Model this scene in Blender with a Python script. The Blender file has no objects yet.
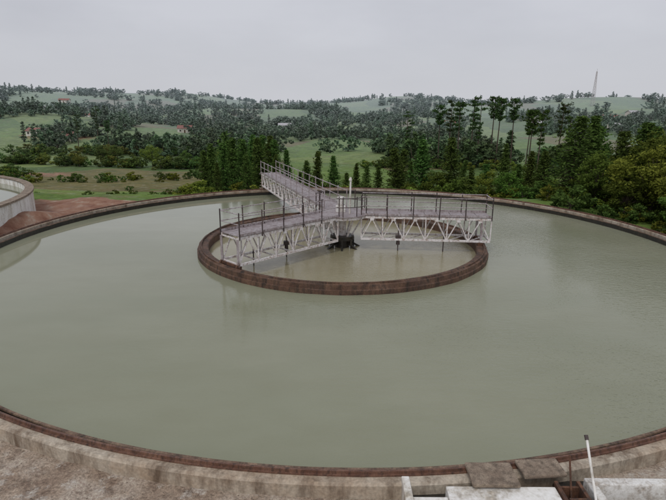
import bpy, math, random
import numpy as np
from mathutils import Vector, Matrix, noise
random.seed(7); rng=np.random.default_rng(7)
S=bpy.context.scene; D=bpy.data
S.view_settings.view_transform='Standard'; S.view_settings.look='None'; S.view_settings.exposure=0
CX,CY,R=0.48,25.75,17.5
RI=7.3

# ---------------------------------------------------------------- helpers
def link(o,parent=None):
    S.collection.objects.link(o)
    if parent: o.parent=parent
    return o
def empty(name,loc=(0,0,0)):
    e=D.objects.new(name,None); e.location=loc; e.empty_display_size=.5
    return link(e)
class MB:
    def __init__(s): s.v=[];s.f=[];s.m=[]
    def add(s,v,f,m=0):
        o=len(s.v); s.v+= [tuple(p) for p in v]; s.f+=[tuple(i+o for i in q) for q in f]; s.m+=[m]*len(f)
    def beam(s,a,b,w,h=None,m=0,up=(0,0,1)):
        h=h or w; a=Vector(a);b=Vector(b);d=(b-a).normalized();u=Vector(up)
        if abs(d.dot(u))>.97: u=Vector((1,0,0))
        x=d.cross(u).normalized()*w/2; y=x.cross(d).normalized()*h/2
        v=[a-x-y,a+x-y,a+x+y,a-x+y,b-x-y,b+x-y,b+x+y,b-x+y]
        s.add(v,[(3,2,1,0),(4,5,6,7),(0,1,5,4),(1,2,6,5),(2,3,7,6),(3,0,4,7)],m)
    def tube(s,a,b,r0,r1=None,n=8,m=0,cap=True):
        r1=r0 if r1 is None else r1; a=Vector(a);b=Vector(b);d=(b-a).normalized()
        u=Vector((0,0,1)) if abs(d.z)<.97 else Vector((1,0,0))
        x=d.cross(u).normalized();y=d.cross(x)
        v=[a+(x*math.cos(t)+y*math.sin(t))*r0 for t in [2*math.pi*i/n for i in range(n)]]
        v+=[b+(x*math.cos(t)+y*math.sin(t))*r1 for t in [2*math.pi*i/n for i in range(n)]]
        f=[(i,(i+1)%n,n+(i+1)%n,n+i) for i in range(n)]
        if cap: f+=[tuple(range(n))[::-1],tuple(range(n,2*n))]
        s.add(v,f,m)
    def box(s,x0,x1,y0,y1,z0,z1,m=0):
        s.add([(x0,y0,z0),(x1,y0,z0),(x1,y1,z0),(x0,y1,z0),(x0,y0,z1),(x1,y0,z1),(x1,y1,z1),(x0,y1,z1)],
              [(3,2,1,0),(4,5,6,7),(0,1,5,4),(1,2,6,5),(2,3,7,6),(3,0,4,7)],m)
    def obj(s,name,mats,parent=None,smooth=False,bevel=0):
        me=D.meshes.new(name); me.from_pydata(s.v,[],s.f)
        for q in (mats if isinstance(mats,list) else [mats]): me.materials.append(q)
        me.polygons.foreach_set('material_index',s.m)
        if smooth: me.polygons.foreach_set('use_smooth',[True]*len(s.f))
        me.update(); o=D.objects.new(name,me); link(o,parent)
        if bevel:
            b=o.modifiers.new('b','BEVEL'); b.width=bevel; b.segments=2; b.limit_method='ANGLE'
        return o
def lathe(name,prof,c,mats,parent=None,n=256,jit=0,closed=True,matidx=None):
    mb=MB(); k=len(prof); v=[]
    for i in range(n):
        t=2*math.pi*i/n
        for j,(r,z) in enumerate(prof):
            q=jit*noise.noise(Vector((math.cos(t)*r*1.1,math.sin(t)*r*1.1,j*1.7)))
            v.append((c[0]+(r+q)*math.cos(t),c[1]+(r+q)*math.sin(t),z+q*.6))
    f=[];m=[]
    kk=k if closed else k-1
    for i in range(n):
        for j in range(kk):
            a=i*k+j;b=i*k+(j+1)%k;c2=((i+1)%n)*k+(j+1)%k;d=((i+1)%n)*k+j
            f.append((a,d,c2,b)); m.append(matidx[j] if matidx else 0)
    mb.v=v;mb.f=f;mb.m=m
    return mb.obj(name,mats,parent)

# ---------------------------------------------------------------- materials
def newmat(name):
    m=D.materials.new(name); m.use_nodes=True; nt=m.node_tree; return m,nt,nt.nodes['Principled BSDF']
def N(nt,t,**k):
    n=nt.nodes.new(t)
    for a,b in k.items():
        if a in n.inputs.keys(): n.inputs[a].default_value=b
        else: setattr(n,a,b)
    return n
def noi(nt,vec,scale,detail=4,rough=.6):
    n=N(nt,'ShaderNodeTexNoise'); n.inputs['Scale'].default_value=scale; n.inputs['Detail'].default_value=detail; n.inputs['Roughness'].default_value=rough
    if vec is not None: nt.links.new(vec,n.inputs['Vector'])
    return n.outputs['Fac']
def ramp(nt,fac,stops):
    r=N(nt,'ShaderNodeValToRGB'); cr=r.color_ramp
    while len(cr.elements)<len(stops): cr.elements.new(.5)
    for e,(p,c) in zip(cr.elements,stops):
        e.position=p; e.color=(*c,1) if len(c)==3 else c
    nt.links.new(fac,r.inputs['Fac']); return r.outputs['Color']
def mix(nt,fac,a,b,mode='MIX'):
    n=N(nt,'ShaderNodeMix',data_type='RGBA',blend_type=mode)
    for s,x in ((n.inputs[0],fac),(n.inputs[6],a),(n.inputs[7],b)):
        if isinstance(x,(int,float)): s.default_value=x
        elif isinstance(x,tuple): s.default_value=(*x,1) if len(x)==3 else x
        else: nt.links.new(x,s)
    return n.outputs[2]
def math_(nt,op,a,b=0.,clamp=False):
    n=N(nt,'ShaderNodeMath',operation=op); n.use_clamp=clamp
    for s,x in ((n.inputs[0],a),(n.inputs[1],b)):
        if isinstance(x,(int,float)): s.default_value=x
        else: nt.links.new(x,s)
    return n.outputs[0]
def pos(nt): return N(nt,'ShaderNodeNewGeometry').outputs['Position']
def vmap(nt,vec,scale):
    n=N(nt,'ShaderNodeMapping'); n.inputs['Scale'].default_value=scale; nt.links.new(vec,n.inputs['Vector']); return n.outputs['Vector']
def bump(nt,b,h,strength,dist):
    n=N(nt,'ShaderNodeBump'); n.inputs['Strength'].default_value=strength; n.inputs['Distance'].default_value=dist
    nt.links.new(h,n.inputs['Height']); nt.links.new(n.outputs['Normal'],b.inputs['Normal'])
def gray(v): return (v,v,v)
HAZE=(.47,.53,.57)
def haze_tint(nt,col,L=1500.,mx=.88):  # aerial haze painted into the base colour, stronger with distance from the origin
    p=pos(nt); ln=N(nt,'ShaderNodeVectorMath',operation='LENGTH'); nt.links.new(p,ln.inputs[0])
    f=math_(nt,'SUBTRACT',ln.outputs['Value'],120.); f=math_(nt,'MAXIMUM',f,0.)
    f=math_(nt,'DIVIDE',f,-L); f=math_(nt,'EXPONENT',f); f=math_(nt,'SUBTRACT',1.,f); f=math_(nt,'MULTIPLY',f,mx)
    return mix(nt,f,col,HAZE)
def weathered(name,base,dirt,dark,scale=1.5,rough=.8,th=(.4,.62),streak=True,bs=.3,metal=0,ov=.5):
    m,nt,b=newmat(name); p=pos(nt)
    n1=noi(nt,p,scale,5,.65); c=ramp(nt,n1,[(th[0],base),(th[1],dirt)])
    n2=noi(nt,vmap(nt,p,(1,1,.25 if streak else 1)),scale*3.3,4,.7); c=mix(nt,ramp(nt,n2,[(.45,gray(0)),(.7,gray(1))]),c,dark)
    n3=noi(nt,p,scale*22,2,.6); c=mix(nt,ov,c,ramp(nt,n3,[(.3,gray(.25)),(.7,gray(.8))]),'OVERLAY')
    nt.links.new(c,b.inputs['Base Color']); b.inputs['Roughness'].default_value=rough; b.inputs['Metallic'].default_value=metal
    bump(nt,b,n3,bs,.02); return m

M_rust=weathered('rust_steel',(.085,.038,.022),(.15,.07,.038),(.02,.015,.012),2.5)
M_rail=weathered('rusty_rail',(.12,.055,.035),(.19,.10,.065),(.035,.02,.015),3,.55)
M_rim=weathered('tank_concrete',(.46,.40,.32),(.36,.27,.19),(.15,.105,.07),.8,.8,(.45,.68),ov=.35)
M_lip=weathered('stained_lip',(.24,.165,.11),(.13,.075,.05),(.04,.028,.02),1.3,.7,(.4,.6))
M_innerrim=weathered('inner_wall_stained',(.145,.08,.05),(.08,.042,.028),(.022,.017,.013),1.2,.75)
M_black=weathered('near_black',(.018,.016,.012),(.035,.027,.018),(.008,.008,.007),2,.45)  # near-black mottle shared by lip sides, launder floor, centre column and wheels
M_white=weathered('painted_white_steel',(.80,.77,.77),(.68,.63,.62),(.30,.20,.15),2.2,.5,(.47,.72),False,.15)
M_whitewall=weathered('white_painted_wall',(.80,.79,.76),(.68,.65,.59),(.38,.33,.26),.6,.75,(.45,.72))
M_post=weathered('handrail_dark',(.05,.038,.036),(.10,.065,.06),(.02,.015,.015),4,.5)
M_railtop=weathered('handrail_mauve',(.46,.42,.44),(.32,.26,.26),(.14,.10,.09),3,.45)
M_deck=weathered('deck_plate',(.36,.325,.335),(.27,.225,.23),(.15,.105,.10),2,.5,streak=False)
M_slab=weathered('concrete_slab',(.30,.24,.18),(.2,.15,.11),(.1,.075,.055),2.5,.85,streak=False)
M_grey=weathered('concrete_light',(.70,.69,.66),(.58,.55,.5),(.34,.29,.24),1.1,.8,(.45,.72),streak=False)
M_dark=weathered('dark_pit',(.03,.027,.022),(.045,.04,.03),(.015,.013,.012),2,.4)

def water_mat(name,a,b2,deep):
    m,nt,b=newmat(name); p=pos(nt)
    c=ramp(nt,noi(nt,vmap(nt,p,(.45,1,1)),.13,4,.6),[(.33,a),(.68,b2)])
    c=mix(nt,ramp(nt,noi(nt,vmap(nt,p,(.5,1,1)),.8,5,.65),[(.35,gray(0)),(.8,gray(.4))]),c,deep)
    nt.links.new(c,b.inputs['Base Color']); b.inputs['Roughness'].default_value=.05; b.inputs['IOR'].default_value=1.36
    h1=noi(nt,vmap(nt,p,(1,2.2,1)),3.2,3,.5); h2=noi(nt,vmap(nt,p,(1.5,2.5,1)),9.,1,.5)
    msk=noi(nt,vmap(nt,p,(1,.6,1)),.13,3,.5)
    sx=N(nt,'ShaderNodeSeparateXYZ'); nt.links.new(p,sx.inputs[0])
    side=math_(nt,'MULTIPLY_ADD',sx.outputs['X'],.045); side.node.inputs[2].default_value=.42; side.node.use_clamp=True
    msk=math_(nt,'MULTIPLY',ramp(nt,msk,[(.38,gray(.2)),(.62,gray(1))]),side)
    h=math_(nt,'ADD',h1,math_(nt,'MULTIPLY',h2,.45)); h=math_(nt,'MULTIPLY',h,msk)
    bump(nt,b,h,.75,.055); return m
M_water=water_mat('murky_green_water',(.225,.238,.162),(.285,.290,.210),(.205,.205,.13))
M_water2=water_mat('murky_inner_water',(.27,.245,.155),(.31,.285,.19),(.22,.19,.115))

M_ter,nt,b=newmat('terrain_ground'); p=pos(nt)
att=N(nt,'ShaderNodeAttribute',attribute_name='mud').outputs['Fac']
red=N(nt,'ShaderNodeAttribute',attribute_name='red').outputs['Fac']
wp=N(nt,'ShaderNodeVectorMath',operation='MULTIPLY_ADD'); nz=N(nt,'ShaderNodeTexNoise'); nz.inputs['Scale'].default_value=.02; nt.links.new(p,nz.inputs['Vector'])
nt.links.new(nz.outputs['Color'],wp.inputs[0]); wp.inputs[1].default_value=(30,30,0); nt.links.new(p,wp.inputs[2])
vor=N(nt,'ShaderNodeTexVoronoi'); vor.inputs['Scale'].default_value=.026; nt.links.new(vmap(nt,wp.outputs[0],(1,.6,0)),vor.inputs['Vector'])
sepc=N(nt,'ShaderNodeSeparateColor'); nt.links.new(vor.outputs['Color'],sepc.inputs[0])
field=ramp(nt,sepc.outputs[0],[(0.,(.05,.09,.02)),(.2,(.135,.21,.042)),(.42,(.08,.14,.028)),(.58,(.185,.235,.06)),(.74,(.11,.18,.035)),(.8,(.18,.095,.06)),(1.,(.09,.075,.045))])
field.node.color_ramp.interpolation='CONSTANT'
g1=ramp(nt,noi(nt,p,.035,5,.6),[(.3,(.07,.12,.02)),(.5,(.135,.215,.038)),(.72,(.19,.24,.065))])
grass=mix(nt,.6,g1,field)
grass=mix(nt,ramp(nt,noi(nt,p,.22,6,.7),[(.45,gray(0)),(.66,gray(.6))]),grass,(.04,.068,.015))
grass=mix(nt,ramp(nt,noi(nt,p,.09,6,.75),[(.58,gray(0)),(.68,gray(.5))]),grass,(.17,.11,.07))
grass=mix(nt,.5,grass,ramp(nt,noi(nt,p,2.2,3,.7),[(.25,gray(.22)),(.75,gray(.8))]),'OVERLAY')
grass=haze_tint(nt,grass,900)
nm=noi(nt,p,.7,7,.65)
mud=ramp(nt,nm,[(.3,(.27,.19,.14)),(.45,(.43,.33,.25)),(.56,(.58,.49,.40)),(.72,(.45,.35,.27))])
mud=mix(nt,ramp(nt,noi(nt,p,3.,6,.7),[(.5,gray(0)),(.66,gray(.8))]),mud,(.19,.13,.095))
mud=mix(nt,ramp(nt,noi(nt,p,2.,6,.75),[(.55,gray(0)),(.62,gray(.75))]),mud,(.64,.58,.51))
mud=mix(nt,.8,mud,ramp(nt,noi(nt,p,20,4,.75),[(.28,gray(.15)),(.72,gray(.85))]),'OVERLAY')
redc=ramp(nt,noi(nt,p,1.1,6,.65),[(.3,(.20,.085,.055)),(.55,(.33,.19,.13)),(.7,(.42,.34,.27))])
edge=math_(nt,'ADD',att,math_(nt,'MULTIPLY',math_(nt,'SUBTRACT',noi(nt,p,.5,5,.7),.5),1.2)); edge=ramp(nt,edge,[(.42,gray(0)),(.58,gray(1))])
edge2=math_(nt,'ADD',red,math_(nt,'MULTIPLY',math_(nt,'SUBTRACT',noi(nt,p,.6,5,.7),.5),1.6)); edge2=ramp(nt,edge2,[(.42,gray(0)),(.6,gray(1))])
c=mix(nt,edge,grass,mud); c=mix(nt,edge2,c,redc)
nt.links.new(c,b.inputs['Base Color']); b.inputs['Specular IOR Level'].default_value=.25
nt.links.new(ramp(nt,noi(nt,p,.6,4,.6),[(.35,gray(.45)),(.5,gray(.95))]),b.inputs['Roughness'])
bump(nt,b,noi(nt,p,9,6,.75),1.,.08)

def leafmat(name,dark,light,L=1500.,tr=.2):
    m,nt,b=newmat(name)
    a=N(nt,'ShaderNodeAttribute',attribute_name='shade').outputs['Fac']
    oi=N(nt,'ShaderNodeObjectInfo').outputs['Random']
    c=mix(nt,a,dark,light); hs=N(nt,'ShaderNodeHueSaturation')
    nt.links.new(c,hs.inputs['Color']); nt.links.new(math_(nt,'MULTIPLY_ADD',oi,.06),hs.inputs['Hue']); hs.inputs['Hue'].links[0].from_node.inputs[2].default_value=.465
    nt.links.new(math_(nt,'MULTIPLY_ADD',oi,.7),hs.inputs['Value']); hs.inputs['Value'].links[0].from_node.inputs[2].default_value=.72
    c=haze_tint(nt,hs.outputs['Color'],L)
    d=N(nt,'ShaderNodeBsdfDiffuse'); nt.links.new(c,d.inputs[0])
    if tr:
        t=N(nt,'ShaderNodeBsdfTranslucent'); ms=N(nt,'ShaderNodeMixShader'); ms.inputs[0].default_value=tr
        nt.links.new(c,t.inputs[0]); nt.links.new(d.outputs[0],ms.inputs[1]); nt.links.new(t.outputs[0],ms.inputs[2])
        nt.links.new(ms.outputs[0],nt.nodes['Material Output'].inputs[0])
    else: nt.links.new(d.outputs[0],nt.nodes['Material Output'].inputs[0])
    nt.nodes.remove(b); return m
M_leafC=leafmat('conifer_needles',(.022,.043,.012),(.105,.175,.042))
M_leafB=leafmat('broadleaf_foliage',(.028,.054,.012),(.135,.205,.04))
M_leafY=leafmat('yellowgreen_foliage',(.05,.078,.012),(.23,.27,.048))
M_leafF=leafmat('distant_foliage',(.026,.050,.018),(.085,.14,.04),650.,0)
M_bark=weathered('bark',(.10,.075,.055),(.06,.045,.03),(.03,.022,.018),4,.9)

# ---------------------------------------------------------------- terrain
PY=[-3000,-100,0,42,60,100,200,330,450,600,800,1000,1400,3000]; PZ=[-10,.1,.1,0,-4.2,-7.5,-11,-10,-6,0,8,13,23,32]
def sst(a,b,x): t=np.clip((x-a)/(b-a),0,1); return t*t*(3-2*t)
def gs(x,y,a,cx,cy,sx,sy): return a*math.exp(-(((x-cx)/sx)**2+((y-cy)/sy)**2))
def hgt_s(x,y):
    z=float(np.interp(y,PY,PZ))
    z+=gs(x,y,14,-215,330,95,80)+gs(x,y,15,290,440,150,110)+gs(x,y,22,400,680,190,140)+gs(x,y,12,-500,800,260,200)
    z+=gs(x,y,22,-290,1000,190,160)+gs(x,y,16,130,1050,170,160)+gs(x,y,9,-60,600,110,90)+gs(x,y,14,-430,620,120,100)
    z-=3.2*float(sst(20,30,x)*sst(-5,15,y)*(1-sst(40,60,y)))
    f=max(0,min(1,(y-60)/250)); 
    z+=f*(5*noise.noise(Vector((x/110,y/110,3)))+ (12*noise.noise(Vector((x/300,y/300,9))) if y>400 else 0)*sst(400,800,y))
    rr=math.hypot(x-CX,y-CY)
    z+=.25*noise.noise(Vector((x/4,y/4,1)))*min(1,max(0,(rr-19)/6))+.05*noise.noise(Vector((x*1.3,y*1.3,1)))
    z+=.4*math.exp(-(((x+18.6)/2.0)**2+((y-38.0)/1.6)**2))
    z+=.85*float(sst(18.25,19.2,rr)*(1-sst(-17.,-14.5,x))*sst(12,18,y)*(1-sst(29.5,34,y)))
    return float(z)
rings=[0.5,8,14,17.3,17.62,17.95,18.1,18.3,18.6,19,19.4,19.9,20.4,21,21.7,22.5,23.5,24.6,26,27.5,29]
r=31.
while r<3200: rings.append(r); r*=1.045
nseg=800; v=[];f=[]
for i,r in enumerate(rings):
    for j in range(nseg):
        t=2*math.pi*j/nseg; x=CX+r*math.cos(t); y=CY+r*math.sin(t)
        v.append((x,y,-1.2 if r<17.7 else hgt_s(x,y)))
for i in range(len(rings)-1):
    for j in range(nseg):
        a=i*nseg+j; b2=i*nseg+(j+1)%nseg; f.append((a,a+nseg,b2+nseg,b2))
me=D.meshes.new('ground'); me.from_pydata(v,[],f); me.materials.append(M_ter)
me.polygons.foreach_set('use_smooth',[True]*len(f))
va=np.array(v); X,Y=va[:,0],va[:,1]; RR=np.hypot(X-CX,Y-CY)
mudv=np.clip(1-sst(1,5,Y-14)+ (1-sst(18.6,20.0,RR))*.8*(X<8),0,1)
redv=sst(-40,-34,X)*(1-sst(-15.5,-12.5,X))*sst(12,16,Y)*(1-sst(37.0,41.,Y))*.8
redv=np.maximum(redv,.75*np.exp(-(((X+140)/26)**2+((Y-262)/13)**2)))
redv=np.maximum(redv,.7*np.exp(-(((X+75)/16)**2+((Y-128)/9)**2)))
for nme,arr in (('mud',mudv),('red',redv)):
    at=me.attributes.new(nme,'FLOAT','POINT'); at.data.foreach_set('value',arr.astype(np.float32))
link(D.objects.new('ground',me))

# ---------------------------------------------------------------- tanks
tank=empty('circular_settling_tank')
lathe('tank_wall',[(17.80,-1),(17.80,.37),(17.83,.40),(18.10,.40),(18.15,.36),(18.15,-.6)],(CX,CY),M_rim,tank,360,.015,False)
lathe('inner_lip',[(17.53,-1),(17.53,.24),(17.54,.27),(17.60,.27),(17.61,.24),(17.61,-.2)],(CX,CY),[M_black,M_lip],tank,360,.015,False,[0,1,1,1,0])
lathe('launder_floor',[(17.61,-.1),(17.80,-.1)],(CX,CY),M_black,tank,360,0,False)
lathe('rim_rail',[(17.83,.40),(17.83,.43),(17.86,.435),(17.865,.49),(17.91,.49),(17.915,.435),(17.95,.43),(17.95,.40)],(CX,CY),M_rail,tank,360,.006,False)
lathe('inner_ring_wall',[(RI-.42,-1),(RI-.42,.33),(RI-.38,.37),(RI-.12,.37),(RI-.10,.46),(RI-.05,.46),(RI-.04,.4),(RI+.05,.38),(RI+.06,.2),(RI+.13,.18),(RI+.14,-1)],(CX,CY),M_innerrim,tank,256,.04,False)
lathe('water',[(RI-.2,0),(17.54,0)],(CX,CY),M_water,tank,256,0,False)
lathe('inner_water',[(.05,-.03),(RI-.25,-.03)],(CX,CY),M_water2,tank,128,0,False)

t2=empty('circular_settling_tank'); C2=(-34.1,26.0)
lathe('tank_wall',[(15.4,-.5),(15.4,1.6),(15.45,1.68),(15.75,1.68),(15.8,1.6),(15.8,-.9)],C2,M_whitewall,t2,256,.01,False)
lathe('wall_coping',[(15.35,1.69),(15.35,1.76),(15.88,1.76),(15.88,1.64),(15.8,1.64)],C2,M_slab,t2,256,.01,False)
lathe('water',[(.05,1.25),(15.42,1.25)],C2,M_water,t2,128,0,False)

# ---------------------------------------------------------------- bridge
def arm(root,name,ang,r0,r1,zb,zd,w,panels,postm=M_post,railm=M_railtop,tm=M_white,post_gap=1.25):
    d=Vector((math.cos(ang),math.sin(ang),0)); n=Vector((-d.y,d.x,0)); c=Vector((CX,CY,0))
    P=lambda r,s,z: c+d*r+n*s+Vector((0,0,z))
    mb=MB(); L=(r1-r0)/panels
    for s in (-w/2,w/2):
        mb.beam(P(r0,s,zd-.06),P(r1,s,zd-.06),.07,.12); mb.beam(P(r0,s,zb),P(r1,s,zb),.08,.1)
        for i in range(panels+1):
            r=r0+L*i; mb.beam(P(r,s,zb+.05),P(r,s,zd-.12),.055,.055)
            if i<panels:
                so=s*(1+.02/abs(s)) ; s2=s*(1-.02/abs(s))
                mb.beam(P(r+.02,so,zb+.04),P(r+L/2,so,zd-.12),.05,.045); mb.beam(P(r+L/2,s2,zd-.12),P(r+L-.02,s2,zb+.04),.05,.045)
                mb.beam(P(r+L/2-.1,s*1.06,zd-.17),P(r+L/2+.1,s*1.06,zd-.17),.012,.12)
    for i in range(panels+1):
        r=r0+L*i; mb.beam(P(r,-w/2,zb),P(r,w/2,zb),.05,.06); mb.beam(P(r,-w/2,zd-.09),P(r,w/2,zd-.09),.05,.06)
        if i<panels: mb.beam(P(r,-w/2,zb-.01),P(r+L,w/2,zb-.01),.04,.04)
    mb.obj(name+'_truss',tm,root)
    mb=MB(); dw=w/2+.04; k=int((r1-r0)/.6)
    for i in range(k):
        a=r0+(r1-r0)*i/k; e=r0+(r1-r0)*(i+1)/k-.025; zz=zd+random.uniform(0,.012)
        mb.add([P(a,-dw,zz),P(e,-dw,zz),P(e,dw,zz),P(a,dw,zz),P(a,-dw,zz+.035),P(e,-dw,zz+.035),P(e,dw,zz+.035),P(a,dw,zz+.035)],
              [(3,2,1,0),(4,5,6,7),(0,1,5,4),(1,2,6,5),(2,3,7,6),(3,0,4,7)])
    mb.obj(name+'_deck',M_deck,root)
    mb=MB(); m2=MB(); k=max(1,round((r1-r0)/post_gap))
    for s in (-dw-.03,dw+.03):
        for i in range(k+1):
            r=r0+(r1-r0)*i/k; lean=random.uniform(-.025,.025)
            mb.tube(P(r,s,zd-.12),P(r+lean,s*(1+lean),zd+1.05),.03,n=6)
            if i%2==0: mb.beam(P(r,s,zd+.1),P(r,s*1.25,zd-.1),.025)
        for hz in (.97,.52): m2.tube(P(r0,s,zd+hz),P(r1,s,zd+hz),.022,n=6)
        m2.beam(P(r0,s,zd+.09),P(r1,s,zd+.09),.012,.1)
    mb.obj(name+'_rail_posts',postm,root); m2.obj(name+'_handrails',railm,root)
    return P
A1,A2,A3=math.radians(-4),math.radians(226),math.radians(109.5)
br=empty('rotating_scraper_bridge')
zb,zd=.58,1.78
P1=arm(br,'right_arm',A1,1.0,7.5,zb,zd,1.25,6)
P2=arm(br,'front_arm',A2,1.0,7.0,zb,zd,1.25,6)
wk=empty('access_footbridge')
P3=arm(wk,'walkway',A3,1.1,17.9,.75,zd+.02,1.15,14,postm=M_railtop,post_gap=1.4)
mb=MB();mw=MB()
for P,re in ((P1,7.45),(P2,6.97)):
    for hz in (.97,.52): mb.tube(P(re,-.65,zd+hz),P(re,.65,zd+hz),.022,n=6)
    for s in (-.6,.6):
        mw.tube(P(RI-.25,s-.05,.46),P(RI-.25,s+.05,.46),.14,n=14)
        mb.beam(P(RI-.25,s,.5),P(RI-.25,s,zd-.1),.09,.09)
    mw.beam(P(RI-.25,-.62,.5),P(RI-.25,.62,.5),.12,.1)
mb.obj('end_frames',M_railtop,br); mw.obj('wheel_carriages',M_rust,br)
mb=MB()
for P,rl in ((P1,(2.9,5.2)),(P2,(3.4,5.4))):
    for k,r in enumerate(rl):
        mb.tube(P(r,-.55,-.4),P(r,-.55,zb+.9 if k==0 else zb+.2),.03,n=6)
        if k==0: mb.tube(P(r,-.55,zb-.28),P(r,-.55,zb+.12),.10,.08,n=10); mb.box(*[q for q in (P(r,-.55,0).x-.13,P(r,-.55,0).x+.13,P(r,-.55,0).y-.1,P(r,-.55,0).y+.1)],zb+.02,zb+.2)
mb.obj('scraper_rods',M_post,br)
mb=MB(); c=Vector((CX,CY,0))
mb.tube(c+Vector((0,0,-1)),c+Vector((0,0,.4)),.38,n=20); mb.tube(c+Vector((0,0,.4)),c+Vector((0,0,.6)),.62,.62,n=24)
for k in range(7):
    t=k*math.pi*2/7+.2; e=Vector((math.cos(t),math.sin(t),0))
    mb.beam(c+e*.6+Vector((0,0,-.2)),c+e*.6+Vector((0,0,.5)),.14,.1); mb.beam(c+e*.4+Vector((0,0,.25)),c+e*1.0+Vector((0,0,-.1)),.1,.1)
mb.obj('centre_column',M_black,br)
mb=MB()
mb.tube(c+Vector((0,0,.6)),c+Vector((0,0,1.6)),.2,n=16)
for k in range(6):
    t=k*math.pi/3; e=Vector((math.cos(t),math.sin(t),0)); mb.beam(c+e*.5+Vector((0,0,.6)),c+e*1.1+Vector((0,0,zd-.12)),.07)
mb.tube(c+Vector((0,0,zd-.14)),c+Vector((0,0,zd-.01)),1.35,n=12)
mb.obj('centre_frame',M_white,br)
mb=MB(); mb.tube(c+Vector((0,0,zd-.008)),c+Vector((0,0,zd+.05)),1.42,n=12); mb.obj('centre_platform',M_deck,br)
mb=MB()
mb.box(CX-.35,CX+.15,CY-.1,CY+.35,zd+.05,zd+.35); mb.tube((CX-.1,CY+.12,zd+.35),(CX-.1,CY+.12,zd+.75),.16,n=14); mb.tube((CX-.1,CY+.12,zd+.75),(CX-.1,CY+.12,zd+.82),.19,n=14)
mb.obj('drive_motor',M_grey,br,bevel=.01)
mb=MB()
angs=[math.degrees(a)%360 for a in (A1,A2,A3)]
def nr(t): return min(abs((t-a+180)%360-180) for a in angs)
prev=None
for k in range(0,361,15):
    ok=nr(k)>24; q=c+Vector((1.38*math.cos(math.radians(k)),1.38*math.sin(math.radians(k)),0))
    if ok:
        if k%30==0: mb.tube(q+Vector((0,0,zd)),q+Vector((0,0,zd+1.05)),.028,n=6)
        if prev is not None:
            for hz in (.97,.52): mb.tube(prev+Vector((0,0,zd+hz)),q+Vector((0,0,zd+hz)),.022,n=6)
    prev=q if ok else None
mb.obj('centre_railing',M_post,br)
mb=MB(); q=P1(.35,.2,0); mb.tube((q.x,q.y-.6,zd+.05),(q.x+.02,q.y-.6,zd+1.75),.045,n=8); mb.tube((q.x,q.y-.6,zd+1.75),(q.x+.02,q.y-.6,zd+1.9),.08,.05,n=8)
mb.obj('lamp_pole',M_whitewall,br)
mb=MB()
for s in (-.55,.55): mb.beam(P3(17.95,s,-.3),P3(17.95,s,1.7),.14,.14)
mb.beam(P3(18.15,-.6,.5),P3(19.6,-.6,.0),.08,.12); mb.beam(P3(18.15,.6,.5),P3(19.6,.6,.0),.08,.12)
for i in range(7): 
    a=18.0+i*.26; z=1.7-i*.27; mb.beam(P3(a,-.55,z),P3(a,.55,z),.24,.04)
mb.obj('landing_steps',M_slab,wk)

# ---------------------------------------------------------------- near right concrete channel
ch=empty('concrete_outlet_channel')
mb=MB()
mb.box(1.28,1.42,6.0,7.72,-.1,.50)
mb.box(1.42,2.04,7.18,7.3,-.1,.42)
mb.box(2.05,4.0,7.0,7.52,-.1,.46)
mb.obj('channel_wall',M_whitewall,ch,bevel=.015)
mb=MB(); mb.box(1.42,4.4,7.3,7.85,.0,.16); mb.box(4.2,9.5,7.66,8.05,.0,.14); mb.obj('channel_floor',M_dark,ch)
mb=MB(); mb.box(4.58,9.5,6.2,7.3,-.1,.30); mb.box(4.58,9.5,7.5,7.68,-.1,.53); mb.box(4.58,4.74,6.2,7.5,-.1,.528); mb.obj('side_wall',M_grey,ch,bevel=.02)
mb=MB(); mb.box(2.5,3.35,7.42,8.02,.505,.575); mb.obj('cover_slab_a',M_slab,ch,bevel=.02)
def rb(mb,cx,cy,lx,ly,z0,z1,a):
    q=len(mb.v); mb.box(-lx/2,lx/2,-ly/2,ly/2,z0,z1)
    for i in range(q,q+8):
        x,y,z=mb.v[i]; mb.v[i]=(cx+x*math.cos(a)-y*math.sin(a),cy+x*math.sin(a)+y*math.cos(a),z)
mb=MB(); rb(mb,3.88,7.9,.8,.46,.505,.575,.08); mb.obj('cover_slab_b',M_slab,ch,bevel=.02)
mb=MB(); mb.box(4.02,4.08,6.9,7.62,.1,.5); mb.box(4.42,4.48,6.9,7.62,.1,.5); mb.box(4.08,4.42,7.1,7.15,.1,.55); mb.box(4.08,4.42,7.5,7.54,.1,.46)
mb.obj('sluice_gate_frame',M_rust,ch)
mb=MB(); mb.tube((4.25,7.3,.1),(4.30,7.75,.95),.018,n=8); mb.obj('gate_rod',M_rust,ch)
pp=empty('white_pole'); mb=MB(); mb.tube((4.52,6.9,.22),(4.62,7.84,1.2),.022,n=10); mb.obj('pole',M_whitewall,pp)
mb=MB(); mb.tube((4.62,7.84,1.2),(4.621,7.90,1.262),.035,n=10); mb.obj('cap',M_post,pp)
mb=MB()
for i in range(700):
    x=random.uniform(-8,1.2); y=random.uniform(6.3,9.8)
    if math.hypot(x-CX,y-CY)<18.2: continue
    s=random.uniform(.006,.026); z=hgt_s(x,y)
    ico=[(0,0,1),(.9,0,.3),(.3,.85,.3),(-.7,.5,.3),(-.7,-.5,.3),(.3,-.85,.3),(0,0,-1)]
    a=random.random()*6
    mb.add([(x+s*(px*math.cos(a)-py*math.sin(a))*random.uniform(.8,1.3),y+s*(px*math.sin(a)+py*math.cos(a)),z+s*.5*pz) for px,py,pz in ico],[(0,i2,i2%5+1) for i2 in range(1,6)]+[(6,i2%5+1,i2) for i2 in range(1,6)])
mb.obj('gravel',M_slab)

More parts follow.
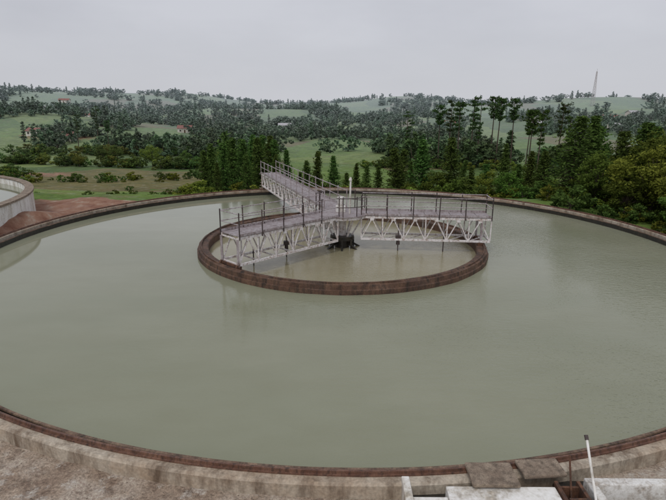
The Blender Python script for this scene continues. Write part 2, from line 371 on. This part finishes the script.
# ---------------------------------------------------------------- trees
def leafquads(cen,size,asp=.5):
    n=len(cen); d=rng.normal(size=(n,3)); d[:,2]*=.6; d/=np.linalg.norm(d,axis=1)[:,None]
    e=rng.normal(size=(n,3)); e-=(e*d).sum(1)[:,None]*d; e/=np.linalg.norm(e,axis=1)[:,None]
    s=size*rng.uniform(.6,1.4,size=(n,1)); d=d*s; e=e*s*asp
    return np.stack([cen-d,cen-e,cen+d,cen+e],1).reshape(-1,3)
def tree_mesh(name,leafc,shade,size,asp,trunk,matleaf):
    V=leafquads(leafc,size,asp); n=len(leafc)
    tv=np.array(trunk.v,float).reshape(-1,3)
    nv=len(V); F=[tuple(i*4+k for k in range(4)) for i in range(n)]+[tuple(i+nv for i in q) for q in trunk.f]
    me=D.meshes.new(name); me.from_pydata(np.vstack([V,tv]).tolist(),[],F)
    me.materials.append(matleaf); me.materials.append(M_bark)
    me.polygons.foreach_set('material_index',[0]*n+[1]*len(trunk.f))
    at=me.attributes.new('shade','FLOAT','FACE'); at.data.foreach_set('value',np.concatenate([np.clip(shade,0,1),np.zeros(len(trunk.f))]).astype(np.float32))
    return me
def conifer(name,H,R0,levels,nb,nl,size,mat,bare=.08,power=.75,droop=-.15,seed=0,asp=.4):
    r_=np.random.default_rng(seed); C=[];Sh=[]; tr=MB()
    seg=6; lean=r_.normal(size=2)*.02*H
    ax=lambda z: np.array([lean[0]*(z/H)**2,lean[1]*(z/H)**2,z])
    for i in range(seg):
        a=H*i/seg;b_=H*(i+1)/seg; tr.tube(ax(a),ax(b_),.018*H*(1-a/H)+.02,.018*H*(1-b_/H)+.015,n=7,cap=False)
    for l in range(levels):
        z=H*(bare+(1-bare)*(l+r_.uniform(-.3,.3))/levels); t=min(1,max(0,(z/H-bare)/(1-bare)))
        rad=R0*(1-t)**power*(.55+.45*min(1,t*6))+.03*R0
        rad*=r_.uniform(.75,1.18)
        off=r_.uniform(0,6.28)
        for k in range(nb):
            if r_.random()<.18: continue
            a=off+6.283*k/nb+r_.normal()*.2; L=rad*r_.uniform(.5,1.28)
            dz=droop+r_.normal()*.12+.5*t
            e=np.array([math.cos(a),math.sin(a),dz])*L
            b0=ax(z)
            if L>.5: tr.tube(b0,b0+e*.85,.012*H*.35*(1-t)+.01,.006,n=3,cap=False)
            u=r_.uniform(.15,1.0,nl)**.8
            pts=b0+e*u[:,None]; pts[:,2]+=.12*L*u*u
            pts+=r_.normal(size=(nl,3))*(.09*L+.05*R0)*np.array([1,1,.55])
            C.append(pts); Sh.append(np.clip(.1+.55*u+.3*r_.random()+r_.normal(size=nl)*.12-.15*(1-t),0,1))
    C=np.vstack(C);Sh=np.concatenate(Sh)
    return tree_mesh(name,C,Sh,size,asp,tr,mat)
def broad(name,H,R0,ncl,nl,size,mat,seed=0,low=.25,asp=.6):
    r_=np.random.default_rng(seed); C=[];Sh=[];tr=MB()
    tb=H*.35; tr.tube((0,0,0),(0.03*H,0,tb),.03*H,.02*H,n=8,cap=False)
    for i in range(ncl):
        while True:
            q=r_.uniform(-1,1,3)
            if .25<np.linalg.norm(q)<1: break
        q=q/np.linalg.norm(q)**.35
        hz=low*H+(1-low)*H*(q[2]*.5+.5)*.93
        w=R0*(1-.35*max(0,q[2])**2)*(1+.25*math.sin(3*math.atan2(q[1],q[0])+seed))
        c_=np.array([q[0]*w,q[1]*w,hz]); s=R0*r_.uniform(.12,.30)
        if i%3==0: tr.tube((0.03*H,0,tb*r_.uniform(.6,1)),c_*np.array([.85,.85,.95]),.009*H,.003*H,n=4,cap=False)
        d=r_.normal(size=(nl,3)); d/=np.linalg.norm(d,axis=1)[:,None]; rr_=r_.uniform(.3,1,nl)**.5
        pts=c_+d*(rr_*s)[:,None]*np.array([1.15,1.15,.75])
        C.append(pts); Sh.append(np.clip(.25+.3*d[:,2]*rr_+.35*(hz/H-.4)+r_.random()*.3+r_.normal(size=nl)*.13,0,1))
    return tree_mesh(name,np.vstack(C),np.concatenate(Sh),size,asp,tr,mat)
def slender(name,H,seed,mat):
    r_=np.random.default_rng(seed);C=[];Sh=[];tr=MB(); tr.tube((0,0,0),(0,0,H),.013*H,.005*H,n=6,cap=False)
    nlv=8; b0=r_.uniform(.5,.74)
    for l in range(nlv):
        t=l/(nlv-1); z=H*(b0+(.99-b0)*t+r_.normal()*.008); rad=H*(.055+.045*math.sin(t*2.6))*r_.uniform(.6,1.25)
        for k in range(6):
            if r_.random()<.25: continue
            a=r_.uniform(0,6.28); e=np.array([math.cos(a),math.sin(a),.35])*rad*r_.uniform(.7,1.2)
            tr.tube((0,0,z),(e[0],e[1],z+e[2]),.05,.025,n=3,cap=False)
            u=r_.uniform(.3,1.05,30); pts=np.array([0,0,z])+e*u[:,None]+r_.normal(size=(30,3))*np.array([.3,.3,.32])*H*.032
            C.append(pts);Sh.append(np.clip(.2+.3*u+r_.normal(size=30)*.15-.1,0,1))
    return tree_mesh(name,np.vstack(C),np.concatenate(Sh),.26,.5,tr,mat)

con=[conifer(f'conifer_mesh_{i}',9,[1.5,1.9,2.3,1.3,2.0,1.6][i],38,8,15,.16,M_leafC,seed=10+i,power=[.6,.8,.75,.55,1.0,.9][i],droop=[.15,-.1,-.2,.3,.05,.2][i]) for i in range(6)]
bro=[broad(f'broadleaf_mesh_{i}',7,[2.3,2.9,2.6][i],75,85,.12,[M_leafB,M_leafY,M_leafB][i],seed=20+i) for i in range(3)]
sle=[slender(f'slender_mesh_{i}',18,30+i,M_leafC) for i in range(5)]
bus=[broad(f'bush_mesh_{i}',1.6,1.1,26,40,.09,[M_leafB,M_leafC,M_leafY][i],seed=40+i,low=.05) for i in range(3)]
far=[conifer('far_conifer_a',10,2.2,12,6,6,.65,M_leafF,seed=51,power=.7),conifer('far_conifer_b',12,1.8,13,6,6,.6,M_leafF,seed=52,power=.6),
     broad('far_broadleaf_a',8,3.8,22,18,.55,M_leafF,seed=53,low=.1),broad('far_broadleaf_b',7,4.6,24,18,.55,M_leafF,seed=54,low=.08)]
def put(me,name,x,y,h,h0,parent=None,sx=1.,dz=0):
    o=D.objects.new(name,me); s=h/h0; o.location=(x,y,hgt_s(x,y)-.15+dz); o.scale=(s*sx,s*sx*random.uniform(.9,1.1),s); o.rotation_euler=(random.uniform(-.03,.03),random.uniform(-.03,.03),random.uniform(0,6.28)); link(o,parent); return o
for a,y,h,k in [(-.255,54,5.8,0),(-.237,57,7.0,4),(-.220,53,6.4,3),(-.200,58,7.7,0),(-.180,55,7.2,2),(-.163,58,8.2,5),(-.145,54,7.0,0),(-.127,57,7.9,1),(-.112,54,6.8,3),(-.092,58,6.6,4),(-.208,62,7.8,2),(-.139,63,8.4,0),(-.172,50.5,4.8,1),(-.231,50,3.9,0),(-.119,51,5.0,5)]:
    put(con[k],'pine_tree',a*y,y,h,9)
for a,y,h,k in [(-.067,60,4.2,0),(-.050,57,5.2,5),(-.033,60,6.6,3),(.003,61,6.2,4),(.024,57,3.8,1),(.045,60,5.2,5),(.089,61,5.,0),(.126,58,6.9,1),(.131,62,6.9,3),(.177,58,7.8,4),(.232,57,7.9,1),(.253,62,5.6,3),(.300,60,5.4,2),(.338,56,7.0,4),(.363,59,5.2,2),(.392,55,6.2,5),(.413,50,5.2,1),(.155,64,5.5,0),(.275,57,4.6,5),(.065,65,5,1)]:
    put(con[k],'pine_tree',a*y,y,h,9,sx=random.uniform(1,1.35))
for a,y,h,k in [(.205,56,4.2,0),(.315,58,4.6,1),(.35,52,3.8,0),(.38,60,5.4,2),(.265,55,3.2,1),(.41,56,4.8,2),(.15,55,2.8,0)]:
    put(bro[k],'broadleaf_tree',a*y,y,h,7)
for x,y,h,k in [(19.8,42,6.8,2),(22.4,44,7.8,4),(21.6,38,6.0,2),(25.8,43,8.4,1),(29.5,47,9.4,4),(32,46,10.4,2),(25,51,7.6,1),(35,50,11.4,5),(37,52,12.,1),(28.5,42,9.2,2),(31.5,43,10.6,1),(24.5,47,8.0,2)]:
    put(con[k],'pine_tree',x,y,h,9,sx=1.3)
for x,y,h,k in [(21.4,33.5,5.4,1),(23.0,36.5,6.4,0),(25,34,6.9,1),(24.5,38.5,7.2,2),(21.8,30.5,4.8,1),(23.8,30.8,6.0,0),(27,36,8.6,2),(29,40,9.6,0),(19.6,37.5,4.4,2),(22.8,27.5,5.0,0),(26,29,6.6,1),(19.9,33.8,3.4,2),(20.3,28.5,3.4,0)]:
    put(bro[k],'broadleaf_tree',x,y,h,7)
for a,y,h in [(.205,152,17.5),(.224,158,19),(.243,148,18.5),(.268,168,21),(.281,152,18),(.307,160,20.5),(.318,150,19.5),(.348,160,20),(.378,150,17),(.402,110,15),(.384,100,14.5),(.438,140,18),(.14,170,16),(.46,120,14),(-.50,210,15),(-.46,230,17),(-.44,205,13)]:
    put(random.choice(sle),'araucaria_tree',a*y,y,h,18)
bb=empty('shrub_mass')
for i in range(150):
    a=random.uniform(-.31,.44); y=random.uniform(46,66); put(random.choice(bus),'shrub',a*y,y,random.uniform(.8,2.4),1.6,bb)
for i in range(90):
    x=random.uniform(16.5,26);y=random.uniform(22,48)
    if math.hypot(x-CX,y-CY)>19.3: put(random.choice(bus),'shrub',x,y,random.uniform(.8,2.2),1.6,bb)
def hedge(x0,y0,x1,y1,n,h0,h1,sp=1.5):
    for i in range(n):
        t=random.random(); t=t+.04*math.sin(t*25)
        put(random.choice(bus),'shrub',x0+(x1-x0)*t+random.gauss(0,sp),y0+(y1-y0)*t+random.gauss(0,sp),random.uniform(h0,h1),1.6,bb)
hedge(-110,165,-35,150,70,1.2,4.2); hedge(-60,108,-22,120,34,.5,2.2,2.2); hedge(-88,135,-62,100,30,.6,2.6,2); hedge(-34,70,-20,72,16,.4,1.2,2.4)
hedge(5,150,70,140,50,.8,3.2,2); hedge(-130,205,-30,200,70,2,5)
for i in range(12):
    put(random.choice(bro),'broadleaf_tree',random.uniform(-105,-38),random.uniform(150,185),random.uniform(4,7.5),7)
for i in range(60):
    a=random.uniform(-.75,-.24); y=random.uniform(60,150)
    if noise.noise(Vector((a*y/14,y/14,7)))<0.12: continue
    put(random.choice(bus),'shrub',a*y,y,random.uniform(.3,1.3),1.6,bb)
fm=empty('distant_forest'); cnt=0
for i in range(30000):
    y=85+1150*random.random()**1.2; x=random.uniform(-.85,.85)*y
    a=noise.noise(Vector((x/75,y/60,5)))+.45*noise.noise(Vector((x/25,y/20,2)))
    u=x/y
    th=.14
    if y<210: th=.32
    if 0<u<.42 and y<230: th=.5
    if u<-.26 and y<185: th=.9
    if 250<y<560 and -.38<u<.3: th=-.02
    if u<-.3 and 230<y<420: th=.08
    if y>560: th=.03
    if x>120 and 330<y<700: th=.24
    if a<th: continue
    if random.random()>(.42 if y<300 else .5): continue
    k=random.choices([0,1,2,3],[2,1,4,4])[0]; h=random.uniform(4.5,10)*(1.15 if k<2 else .9)
    put(far[k],'far_tree',x,y,h,[10,12,8,7][k],fm); cnt+=1
    if cnt>3900: break

# ---------------------------------------------------------------- houses
M_wall=weathered('house_wall',(.7,.68,.64),(.6,.57,.5),(.4,.35,.3),.5,.8)
M_roofr=weathered('tin_roof_red',(.30,.12,.10),(.24,.10,.08),(.14,.08,.07),.5,.6)
M_roofg=weathered('tin_roof_grey',(.5,.5,.53),(.4,.4,.42),(.25,.22,.2),.5,.5)
def house(x,y,w,d_,h,roof,rot):
    e=empty('small_house',(x,y,hgt_s(x,y)-.2)); e.rotation_euler=(0,0,rot)
    mb=MB(); mb.box(-w/2,w/2,-d_/2,d_/2,0,h); mb.add([(-w/2,-d_/2,h),(-w/2,d_/2,h),(-w/2,0,h+d_*.3),(w/2,-d_/2,h),(w/2,d_/2,h),(w/2,0,h+d_*.3)],[(0,2,1),(3,4,5)]); mb.obj('walls',M_wall,e)
    mb=MB(); o=.4; z=h+d_*.3+.06; ze=h-.12+.06
    mb.add([(-w/2-o,-d_/2-o,ze),(w/2+o,-d_/2-o,ze),(w/2+o,0,z),(-w/2-o,0,z),(w/2+o,d_/2+o,ze),(-w/2-o,d_/2+o,ze)],[(0,1,2,3),(3,2,4,5)]); mb.obj('roof',roof,e)
    mb=MB()
    for q in (-.3,.28): mb.box(w*q-.5,w*q+.5,-d_/2-.03,-d_/2,1,2.1)
    mb.obj('windows',M_dark,e); mb=MB(); mb.box(-.45,.45,-d_/2-.04,-d_/2,.1,2.1); mb.obj('door',M_rust,e)
house(-134,252,13,6,2.6,M_roofr,.1); house(-152,262,7,5,2.6,M_roofr,-.2); house(39,196,8,4.5,2.6,M_roofg,.15)
house(150,385,9,6,3,M_roofg,.1); house(212,400,10,6,3,M_roofr,-.2); house(235,410,9,6,3,M_roofg,.3); house(178,330,8,6,3,M_roofg,.3); house(-40,420,10,6,3,M_roofg,.1); house(95,430,10,6,3,M_roofr,.1)
house(-250,520,12,7,3,M_roofr,.1); house(-330,640,12,7,3,M_roofr,.1); house(-95,330,9,6,3,M_roofr,.1)
M_car,nt,b=newmat('white_car_paint'); nt.links.new(ramp(nt,noi(nt,pos(nt),2),[(.4,(.7,.7,.7)),(.6,(.62,.62,.61))]),b.inputs['Base Color']); b.inputs['Roughness'].default_value=.3
cx_,cy_=32.5,186.; e=empty('parked_car',(cx_,cy_,hgt_s(cx_,cy_)+.02)); e.rotation_euler=(0,0,.2)
prof=[(-2.1,.35),(-2.15,.8),(-1.9,.95),(-1.5,1.0),(-1.1,1.45),(.5,1.48),(1.1,1.02),(1.9,.9),(2.15,.7),(2.15,.35)]
mb=MB(); n=len(prof); mb.add([(x,-.85,z) for x,z in prof]+[(x,.85,z) for x,z in prof],[tuple(range(n)),tuple(range(2*n-1,n-1,-1))]+[(i,n+i,n+(i+1)%n,(i+1)%n) for i in range(n)]); mb.obj('body',M_car,e,bevel=.06)
mb=MB()
for s in (-.87,.87): mb.add([(-1.3,s,1.03),(.9,s,1.03),(.45,s,1.40),(-1.02,s,1.38)],[(0,1,2,3)])
mb.obj('windows',M_dark,e); mb=MB()
for x in (-1.35,1.35):
    for s in (-.86,.66): mb.tube((x,s,.32),(x,s+.2,.32),.32,n=14)
mb.obj('wheels',M_black,e)
tw=empty('lattice_tower'); mb=MB(); tx,ty=302,612; z0=hgt_s(tx,ty)-1; HH=53-z0
f4=lambda k,t:(tx+(1-.8*t)*1.9*[-1,1,1,-1][k],ty+(1-.8*t)*1.9*[-1,-1,1,1][k],z0+HH*t)
for k in range(4):
    mb.beam(f4(k,0),f4(k,1),.22)
    for i in range(14): mb.beam(f4(k,i/14),f4((k+1)%4,(i+1)/14),.12); mb.beam(f4(k,(i+1)/14),f4((k+1)%4,(i+1)/14),.12)
mb.tube((tx,ty,z0+HH),(tx,ty,z0+HH+3),.12,n=6)
M_tow,nt,b=newmat('tower_steel'); nt.links.new(ramp(nt,noi(nt,pos(nt),.05),[(.4,(.52,.45,.45)),(.6,(.45,.45,.48))]),b.inputs['Base Color'])
mb.obj('lattice',M_tow,tw)
for x,y in ((50,205),(36,200),(26,240),(30,190)):
    e=empty('utility_pole'); mb=MB(); z=hgt_s(x,y); mb.tube((x,y,z-.3),(x,y,z+7),.16,.12,n=8); mb.beam((x-.8,y,z+6.4),(x+.8,y,z+6.4),.12); mb.obj('pole',M_grey,e)

# ---------------------------------------------------------------- world, light, camera
W=D.worlds.new('World'); S.world=W; W.use_nodes=True; nt=W.node_tree; bg=nt.nodes['Background']
sky=N(nt,'ShaderNodeTexSky',sky_type='NISHITA'); sky.sun_disc=False; sky.sun_elevation=math.radians(55); sky.sun_rotation=math.radians(200); sky.dust_density=4
tc=N(nt,'ShaderNodeTexCoord').outputs['Generated']
cl=ramp(nt,noi(nt,vmap(nt,tc,(1,1,3.2)),1.7,5,.5),[(.3,(4.7,4.8,5.3)),(.7,(6.2,6.3,6.8))])
sz=N(nt,'ShaderNodeSeparateXYZ'); nt.links.new(tc,sz.inputs[0])
cl=mix(nt,ramp(nt,sz.outputs['Z'],[(0.,gray(.75)),(.16,gray(0))]),cl,(6.3,6.4,6.75))
c=mix(nt,.93,sky.outputs[0],cl)
nt.links.new(c,bg.inputs[0]); bg.inputs[1].default_value=.1
sl=D.lights.new('sun','SUN'); sl.energy=1.1; sl.angle=math.radians(20); sl.color=(1,.97,.93); so=link(D.objects.new('sun',sl))
dirv=Vector((math.sin(math.radians(200))*math.cos(math.radians(55)),math.cos(math.radians(200))*math.cos(math.radians(55)),math.sin(math.radians(55))))
so.rotation_euler=dirv.to_track_quat('Z','Y').to_euler()
cam=D.cameras.new('camera'); co=link(D.objects.new('camera',cam)); cam.sensor_width=36; cam.lens=27.14; cam.clip_end=6000; cam.clip_start=.1
co.matrix_world=Matrix.Translation((0,0,6.9))@Matrix.Rotation(math.radians(90-15.49),4,'X')@Matrix.Rotation(.0082,4,'Z')
S.camera=co
